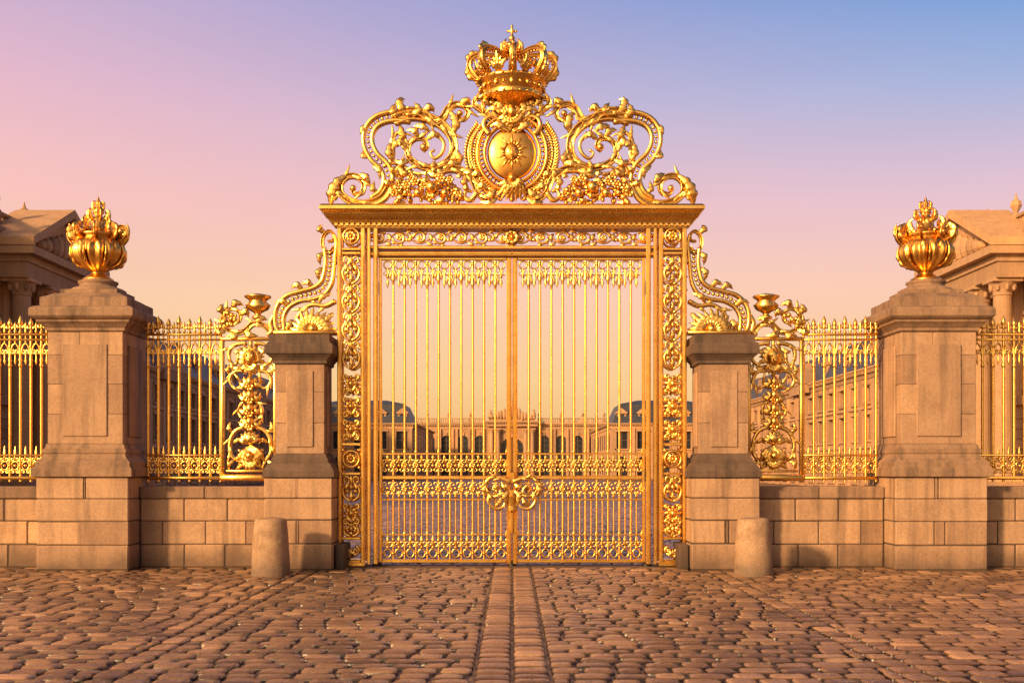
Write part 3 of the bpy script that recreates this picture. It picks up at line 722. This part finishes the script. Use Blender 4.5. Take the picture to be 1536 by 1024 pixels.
def courses(x0,x1,y0,y1,w=.29,h=.26):
    out=[];y=y0
    while y<y1:
        hh=h*rng.uniform(.88,1.12);x=x0-rng.random()*w*.5
        while x<x1:
            ww=w*rng.uniform(.75,1.3);a=max(x,x0);b=min(x+ww,x1)
            if b-a>.08: out.append(((a+b)/2,y+hh/2,(b-a)/2-.011,hh/2-rng.uniform(.016,.026)))
            x+=ww
        y+=hh
    return out
def colstones(x0,x1,y0,y1,l=.36):
    out=[];y=y0
    while y<y1:
        ll=l*rng.uniform(.8,1.2);out.append(((x0+x1)/2,y+ll/2,(x1-x0)/2-.010,ll/2-.02));y+=ll
    return out
pav=empty('cobblestone_paving');m=M()
st=colstones(-.31,0,-14,-.35,.28)+colstones(0,.31,-14,-.35,.28)
for s_ in (-1,1):
    a,b=(.31,3.1)
    st+=courses(*((a,b) if s_>0 else (-b,-a)),-14,-.35)
    st+=colstones(*((3.1,3.34) if s_>0 else (-3.34,-3.1)),-14,-.95,.36)
    st+=courses(*((3.34,14) if s_>0 else (-14,-3.34)),-14,-.25)
st+=courses(-6,6,.35,30)
stones(m,st)
m.obj('paving_stones',cob,pav,True)
m=M()
for k in range(9): 
    a=-2.7+k*.6;cbox(m,a+.004,a+.596,-.34,.34,-.06,.004,.01)
m.obj('threshold_slabs',stone_m,pav)
def mat_ground():
    m,nt,b=newmat('ground_setts');g=N(nt,'ShaderNodeNewGeometry');pos=g.outputs['Position']
    br=N(nt,'ShaderNodeTexBrick');nt.links.new(pos,br.inputs['Vector']);br.inputs['Scale'].default_value=1
    br.inputs['Brick Width'].default_value=.30;br.inputs['Row Height'].default_value=.27;br.inputs['Mortar Size'].default_value=.018
    br.inputs['Color1'].default_value=(.17,.105,.07,1);br.inputs['Color2'].default_value=(.30,.19,.12,1);br.inputs['Mortar'].default_value=(.04,.03,.022,1)
    n=noise(nt,.25,5,.6,pos);v=ramp(nt,n.outputs[0],[(.3,(.8,.8,.8)),(.7,(1.2,1.15,1.1))])
    nt.links.new(mix(nt,br.outputs[0],v.outputs[0],1,'MULTIPLY'),b.inputs['Base Color']);b.inputs['Roughness'].default_value=.5
    bump(nt,b,br.outputs['Fac'],-.5,.02);return m
m=M();m.add([(-1500,-300,-.04),(1500,-300,-.04),(1500,3000,-.04),(-1500,3000,-.04)],[(0,1,2,3)])
gr=m.obj('ground',mat_ground())
# ------------------------------------------------------------------ palace buildings
def windows(W,T,G,F,x0,x1,bays,floors,y=0,ww=1.3,t=.4):
    bw=(x1-x0)/bays
    zb,zt=floors[0][0],floors[-1][1]
    for i in range(bays+1):
        a=x0 if i==0 else x0+(i-.5)*bw+ww/2
        b=x1 if i==bays else x0+(i+.5)*bw-ww/2
        box(W,a,b,y,y+t,zb,zt)
    for i in range(bays):
        c=x0+(i+.5)*bw
        for (f0,f1,s0,h0,arch) in floors:
            if s0>f0: box(W,c-ww/2,c+ww/2,y,y+t,f0,s0)
            box(W,c-ww/2,c+ww/2,y,y+t,h0,f1)
            if arch:
                n=8
                for s_ in (-1,1):
                    for k in range(n):
                        a0=pi/2*k/n;za=ww/2*math.sin(a0)
                        a1=pi/2*(k+1)/n;za1=ww/2*math.sin(a1);xb=ww/2*math.cos((a0+a1)/2)
                        X0,X1=sorted((c+s_*xb,c+s_*ww/2))
                        if X1-X0>.01: box(W,X0,X1,y+.002,y+t,h0-ww/2+za,h0-ww/2+za1)
                box(T,c-.16,c+.16,y-.14,y,h0-.02,h0+.5)
            else:
                box(T,c-ww/2-.2,c+ww/2+.2,y-.16,y-.002,h0+.02,h0+.2)
                for s_ in(-1,1):
                    X0,X1=sorted((c+s_*ww/2,c+s_*(ww/2+.15)));box(T,X0,X1,y-.07,y-.002,s0,h0+.02)
            box(T,c-ww/2-.2,c+ww/2+.2,y-.14,y-.002,s0-.16,s0)
            box(F,c-.03,c+.03,y+.26,y+.32,s0,h0)
            nh=max(2,int((h0-s0)/.8))
            for k in range(1,nh): box(F,c-ww/2,c+ww/2,y+.27,y+.31,s0+(h0-s0)*k/nh-.02,s0+(h0-s0)*k/nh+.02)
            for s_ in(-1,1):
                X0,X1=sorted((c+s_*ww/2,c+s_*(ww/2-.07)));box(F,X0,X1,y+.25,y+.33,s0,h0)
    box(G,x0+.05,x1-.05,y+t-.06,y+t+.3,zb,zt-.05)
def cornice(T,x0,x1,y0,y1,z,s=1.):
    for k,(o,a,b) in enumerate(((.10,0,.2),(.06,.2,.55),(.18,.55,.66),(.42,.66,.82),(.55,.82,1.0))):
        box(T,x0-o*s,x1+o*s,y0-o*s,y1+o*s,z+a*s+.001,z+b*s)
    x=x0
    while x<x1: box(T,x,x+.16*s,y0-.38*s,y0-.17*s,z+.5*s,z+.655*s);x+=.42*s
def balustrade(T,x0,x1,y,z,h=.9,urns=0):
    box(T,x0,x1,y-.18,y+.18,z,z+.15);box(T,x0,x1,y-.18,y+.18,z+h-.14,z+h)
    x=x0+.2;k=0
    while x<x1-.2:
        if k%12==0: box(T,x-.3,x+.3,y-.22,y+.22,z+.15,z+h+.04)
        else: lathe(T,[(.07,z+.15),(.12,z+.32),(.06,z+h*.55),(.09,z+h-.14)],6,(x,y,0))
        if urns and k%12==0: lathe(T,[(.15,z+h),(.1,z+h+.15),(.3,z+h+.5),(.25,z+h+.7),(.1,z+h+.8),(.02,z+h+1.1)],8,(x,y,0))
        x+=.3;k+=1
def column(T,x,y,z0,z1,r=.42):
    h=z1-z0
    box(T,x-r*1.4,x+r*1.4,y-r*1.4,y+r*1.4,z0,z0+.25)
    lathe(T,[(r*1.3,z0+.25),(r*1.3,z0+.38),(r*1.05,z0+.45),(r,z0+.55),(r*.98,z0+h*.4),(r*.84,z1-.75),(r*.95,z1-.7),(r*.88,z1-.65),(r*1.0,z1-.45),(r*1.35,z1-.14)],20,(x,y,0))
    for k in range(8):
        a=k*pi/4;ell(T,(x+r*1.1*math.cos(a),y+r*1.1*math.sin(a),z1-.35),r*.25,r*.25,.2,6,4)
    box(T,x-r*1.4,x+r*1.4,y-r*1.4,y+r*1.4,z1-.14,z1)
def mansard(R,x0,x1,y0,y1,z,h,ins=1.6):
    cx,cy=(x0+x1)/2,(y0+y1)/2;hx,hy=(x1-x0)/2,(y1-y0)/2
    loft(R,cx,cy,[(hx,hy,z),(hx-ins*.75,hy-ins*.75,z+h*.8),(hx-ins*.85,hy-ins*.85,z+h*.83),(hx-ins*2.4,hy-ins*2.4,z+h)])
def dormer(T,R,G,x,y,z,w=1.1,h=1.7):
    box(T,x-w/2-.15,x-w/2+.1,y,y+1.6,z,z+h);box(T,x+w/2-.1,x+w/2+.15,y,y+1.6,z,z+h);box(T,x-w/2-.3,x+w/2+.3,y-.12,y+1.7,z+h,z+h+.2)
    V=[(x-w/2-.3,y-.1,z+h+.2),(x+w/2+.3,y-.1,z+h+.2),(x,y-.1,z+h+.75),(x-w/2-.3,y+1.9,z+h+.2),(x+w/2+.3,y+1.9,z+h+.2),(x,y+1.9,z+h+.75)]
    T.add(V,[(0,3,5,2),(1,2,5,4)],[(0,1,2),(3,5,4)])
    box(G,x-w/2+.1,x+w/2-.1,y+.2,y+1.5,z,z+h-.02)
def finish(e,W,T,G,F,R):
    for mm,nm,mt in ((W,'walls',bstone),(T,'stone_trim',btrim),(G,'window_panes',glass),(F,'window_frames',frame_m),(R,'roof',slate)):
        if mm.n: mm.obj(nm,mt,e)
def near_block(side):
    L_=38.
    e=empty('palace_building',(-25,13,0) if side<0 else (25,13+L_,0),pi/2 if side<0 else -pi/2);e.scale=(1,1,1.06)
    W,T,G,F,R=M(),M(),M(),M(),M()
    def X(a,b): return (a,b) if side<0 else (L_-b,L_-a)
    windows(W,T,G,F,0,L_,10,[(0,4.4,.6,3.7,1),(4.4,8.1,5.1,7.6,0),(8.1,11.0,8.7,10.4,0)],0,1.5)
    bw=L_/10
    box(W,.3,L_-.3,.8,14,0,10.9)
    box(W,-.01,.35,.401,14.3,0,10.99);box(W,L_-.35,L_+.01,.401,14.3,0,10.99)
    for k in range(9):
        for i in range(11):
            a=0 if i==0 else (i-.5)*bw+.95;b=L_ if i==10 else (i+.5)*bw-.95
            box(T,a+.02,b-.02,-.06,-.002,.1+k*.46,.1+k*.46+.42)
    box(T,-.2,L_+.2,-.28,-.002,4.42,4.8)
    for i in range(11):
        for dx in (-.72,.72):
            xx=i*bw+dx
            if 0.6<xx<L_-.6:
                box(T,xx-.33,xx+.33,-.2,-.003,4.8,10.5);box(T,xx-.46,xx+.46,-.32,-.004,10.5,10.95)
    cornice(T,0,L_,0,14.3,11.0,1.35)
    balustrade(T,0,L_,.2,12.36,1.0,1)
    for xe,sg in ((0,-1),(L_,1)):
        for c in (3.5,7.5,11.5):
            for z0,z1 in ((.8,3.6),(5.1,7.6),(8.7,10.3)):
                a,b=sorted((xe+sg*.012,xe+sg*.05));box(G,a,b,c-.7,c+.7,z0,z1)
                a,b=sorted((xe+sg*.012,xe+sg*.18))
                box(T,a,b,c-1.0,c+1.0,z1+.001,z1+.22);box(T,a,b,c-1.0,c+1.0,z0-.2,z0-.001);box(T,a,b,c-.92,c-.702,z0,z1);box(T,a,b,c+.702,c+.92,z0,z1)
        a,b=sorted((xe+sg*.012,xe+sg*.25));box(T,a,b,.4,14.2,4.42,4.8)
    loft(R,L_/2,7.5,[(L_/2-.6,6.6,12.3),(L_/2-3,4,13.3),(L_/2-6,.3,13.6)])
    p0,p1=X(23.6,33.2);pm=(p0+p1)/2
    box(T,p0,p1,-2.2,-.3,0,.9)
    for k in range(4): column(T,p0+.9+k*(p1-p0-1.8)/3,-1.5,.9,10.0,.5)
    box(T,p0,p1,-2.1,-.35,10.0,10.7);box(T,p0-.1,p1+.1,-2.2,-.36,10.7,11.0);box(T,p0-.45,p1+.45,-2.6,-.37,11.0,11.35)
    V=[(p0-.1,-2.0,11.35),(p1+.1,-2.0,11.35),(pm,-2.0,13.4),(p0-.1,3,11.35),(p1+.1,3,11.35),(pm,3,13.4)]
    T.add(V,[(0,3,5,2),(1,2,5,4)],[(0,1,2),(3,5,4)])
    for q,r_ in ((p0-.5,pm),(p1+.5,pm)):
        V=[]
        for yy in (-2.65,.4):
            V+=[(q,yy,11.36),(r_,yy,13.55),(r_,yy,13.95),(q,yy,11.72)]
        T.add(V,[(0,1,2,3),(7,6,5,4),(0,4,5,1),(3,2,6,7),(0,3,7,4),(1,5,6,2)])
    for k in range(9):
        xx=p0+1.8+k*(p1-p0-3.6)/8;hh=1.3-abs(xx-pm)*.28
        if hh>.15: ell(T,(xx,-2.1,11.5+hh*.5),.4,.25,hh*.5,8,6)
    finish(e,W,T,G,F,R)
near_block(-1);near_block(1)
def wing(side):
    L_=82.
    e=empty('palace_wing',(-25.6,51.6,0) if side<0 else (25.6,51.6+L_,0),pi/2 if side<0 else -pi/2)
    W,T,G,F,R=M(),M(),M(),M(),M()
    nb=25
    windows(W,T,G,F,0,L_,nb,[(0,3.1,.5,2.6,1),(3.1,5.9,3.6,5.4,0),(5.9,8.0,6.3,7.5,0)],0,1.25)
    box(W,.3,L_-.3,.8,11,0,7.9);box(W,-.01,.3,.401,11,0,7.99);box(W,L_-.3,L_+.01,.401,11,0,7.99)
    box(T,0,L_,-.16,-.002,3.0,3.25);box(T,0,L_,-.14,-.002,5.82,6.0)
    for i in range(nb+1):
        xx=min(max(i*L_/nb,.4),L_-.4);box(T,xx-.28,xx+.28,-.13,-.003,.1,7.9)
    cornice(T,0,L_,0,11,8.0,.75)
    mansard(R,0,L_,.1,11,8.75,3.0,1.3)
    for i in range(nb):
        if i%2==0: dormer(T,R,G,(i+.5)*L_/nb,.35,8.76,.9,1.3)
    for i in range(0,nb,5):
        x=(i+1)*L_/nb;box(T,x-.5,x+.5,4.5,6,10,12.6);box(T,x-.6,x+.6,4.4,6.1,12.6,12.8)
    for c in (18,48):
        box(T,c-3,c+3,-.5,-.17,8.0,8.76)
        T.add([(c-3.2,-.55,8.77),(c+3.2,-.55,8.77),(c,-.55,10.4),(c-3.2,3,8.77),(c+3.2,3,8.77),(c,3,10.4)],[(0,3,5,2),(1,2,5,4)],[(0,1,2),(3,5,4)])
    finish(e,W,T,G,F,R)
wing(-1);wing(1)
def pavilion(side):
    w=13.6
    e=empty('palace_pavilion',(-26.4,134.5,0) if side<0 else (12.8,134.5,0))
    W,T,G,F,R=M(),M(),M(),M(),M()
    windows(W,T,G,F,0,w,5,[(0,3.4,.3,3.0,1),(3.4,6.6,4.0,6.2,0)],0,1.5)
    box(W,0.001,w-.001,.8,40,0,6.55);cornice(T,0,w,0,40,6.6,.7)
    for i in range(6): xx=min(max(i*w/5,.35),w-.35);box(T,xx-.3,xx+.3,-.14,-.003,.1,6.6)
    mansard(R,.1,w-.1,.1,12,7.3,3.1,1.5);
    for i in (0,1,2,3,4): dormer(T,R,G,(i+.5)*w/5,.5,7.31,.9,1.2)
    xs=w if side<0 else 0
    for k in range(9):
        y=3+k*4
        for z0,z1 in ((.6,2.9),(4,6)):
            box(G,xs-.03,xs+.03,y-.6,y+.6,z0,z1)
            box(T,xs-.1,xs+.1,y-.85,y+.85,z1+.02,z1+.25)
    finish(e,W,T,G,F,R)
pavilion(-1);pavilion(1)
def central():
    e=empty('palace_central_building',(-18,181,0));W,T,G,F,R=M(),M(),M(),M(),M();L_=36.
    for a in (0.,22.): windows(W,T,G,F,a,a+14.,5,[(0,8.0,.2,6.9,1)],0,1.75)
    windows(W,T,G,F,14.,22.,1,[(0,8.4,.1,6.6,1)],-.8,3.8)
    box(W,0,L_,.8,12,0,8.)
    for x in (14.6,15.7,20.3,21.4): column(T,x,-1.3,0,8.0,.38)
    for i in range(6):
        for o in (0,22):
            xx=o+min(max(i*2.8,.3),13.6)
            for dx in (-.33,.33):
                if .2<xx+dx-o<13.7: box(T,xx+dx-.2,xx+dx+.2,-.3,-.01,.1,8.)
    cornice(T,0,L_,0,12,8.0,.9);cornice(T,13.8,22.2,-1.4,1,8.42,.9);balustrade(T,0,13.6,.1,8.91,.95,1);balustrade(T,22.4,36,.1,8.91,.95,1)
    T.add([(14,-1.5,9.33),(22,-1.5,9.33),(18,-1.5,11.4),(14,1,9.33),(22,1,9.33),(18,1,11.4)],[(0,3,5,2),(1,2,5,4)],[(0,1,2),(3,5,4)])
    r3=random.Random(5)
    for k in range(16):
        x=14.2+k*.5;hh=max(.25,2.2-abs(x-18)*.5);ell(T,(x,-1.6,9.4+hh*.5+r3.uniform(0,.4)),.32,.3,hh*.6,7,5)
    ell(T,(18,-1.2,11.9),.4,.4,.8);ell(T,(18,-1.2,12.6),.25,.25,.3)
    for x in (14.4,21.6): ell(T,(x,-1.2,10.2),.4,.35,.8);ell(T,(x,-1.2,11),.2,.2,.25)
    finish(e,W,T,G,F,R)
central()
# ------------------------------------------------------------------ camera
cam=bpy.data.cameras.new('camera');co=bpy.data.objects.new('camera',cam);sc.collection.objects.link(co)
co.location=(0,-20,1.65);co.rotation_euler=(pi/2,0,0);cam.lens=42.19;cam.sensor_width=36;cam.shift_y=.1224;cam.clip_end=5000;cam.clip_start=.1
sc.camera=co
# ------------------------------------------------------------------ light and sky
el=math.radians(18)
sd=Vector((-math.cos(el)*math.sin(math.radians(42)),-math.cos(el)*math.cos(math.radians(42)),math.sin(el)))
sun=bpy.data.lights.new('sun','SUN');sun.energy=5.0;sun.angle=math.radians(4);sun.color=(1,.60,.28)
so=bpy.data.objects.new('sun',sun);sc.collection.objects.link(so);so.rotation_euler=sd.to_track_quat('Z','Y').to_euler();so.location=(-10,-20,10)
w=bpy.data.worlds.new("World");sc.world=w;w.use_nodes=True;nt=w.node_tree
for n_ in list(nt.nodes): nt.nodes.remove(n_)
out=N(nt,'ShaderNodeOutputWorld');bg=N(nt,'ShaderNodeBackground');nt.links.new(bg.outputs[0],out.inputs[0])
tc=N(nt,'ShaderNodeTexCoord');sp=N(nt,'ShaderNodeSeparateXYZ');nt.links.new(tc.outputs['Generated'],sp.inputs[0])
def lin(c): return tuple((x/255/12.92 if x/255<=.04045 else ((x/255+.055)/1.055)**2.4) for x in c)
Ls=[(0,(250,184,110)),(.07,(255,208,144)),(.14,(255,210,172)),(.21,(254,198,190)),(.29,(234,188,206)),(.37,(198,176,212)),(.55,(135,120,155)),(1,(92,84,115))]
Rs=[(0,(250,186,112)),(.07,(255,208,146)),(.14,(255,204,180)),(.21,(232,196,210)),(.29,(168,184,224)),(.37,(92,152,218)),(.55,(92,102,155)),(1,(82,80,115))]
rl=ramp(nt,sp.outputs[2],[(p,lin(c)) for p,c in Ls]);rr_=ramp(nt,sp.outputs[2],[(p,lin(c)) for p,c in Rs])
f=math_(nt,'MULTIPLY_ADD',sp.outputs[0],1.35,.5,True)
sk=mix(nt,rl.outputs[0],rr_.outputs[0],f)
cl=noise(nt,2.2,3,.5);mp=N(nt,'ShaderNodeMapping');mp.inputs['Scale'].default_value=(1,1,5);nt.links.new(tc.outputs['Generated'],mp.inputs[0]);nt.links.new(mp.outputs[0],cl.inputs['Vector'])
cr=ramp(nt,cl.outputs[0],[(.3,(.97,.97,.985)),(.7,(1.03,1.02,1.01))]);sk=mix(nt,sk,cr.outputs[0],1,'MULTIPLY')
# unseen sky behind the viewer: dimmed, sun glow strengthened, for contrast in the gilding
yr=N(nt,'ShaderNodeMapRange');yr.inputs['From Min'].default_value=-.6;yr.inputs['From Max'].default_value=.5;yr.inputs['To Min'].default_value=.55;yr.inputs['To Max'].default_value=1.
nt.links.new(sp.outputs[1],yr.inputs[0]);sk=mix(nt,(0,0,0),sk,yr.outputs[0])
ns=N(nt,'ShaderNodeTexSky',sky_type='NISHITA');ns.sun_disc=False;ns.sun_elevation=el;ns.sun_rotation=math.atan2(sd.x,sd.y)
nsc=mix(nt,ns.outputs[0],(.08,.08,.08),1,'MULTIPLY')
sk=mix(nt,sk,nsc,.05)
vm=N(nt,'ShaderNodeVectorMath',operation='DOT_PRODUCT');nt.links.new(tc.outputs['Generated'],vm.inputs[0]);vm.inputs[1].default_value=sd
dp=math_(nt,'MAXIMUM',vm.outputs['Value'],0.0)
gl=math_(nt,'POWER',dp,2.5);gl2=math_(nt,'POWER',dp,18.0)
sk=mix(nt,sk,mix(nt,(0,0,0),(1.45,.98,.46),gl),1.0,'ADD')
sk=mix(nt,sk,mix(nt,(0,0,0),(4.2,2.9,1.5),gl2),1.0,'ADD')
nt.links.new(sk,bg.inputs[0]);bg.inputs[1].default_value=1.0
sc.view_settings.view_transform='Standard';sc.view_settings.look='None';sc.view_settings.exposure=0
print('verts',sum(len(o.data.vertices) for o in bpy.data.objects if o.type=='MESH'))
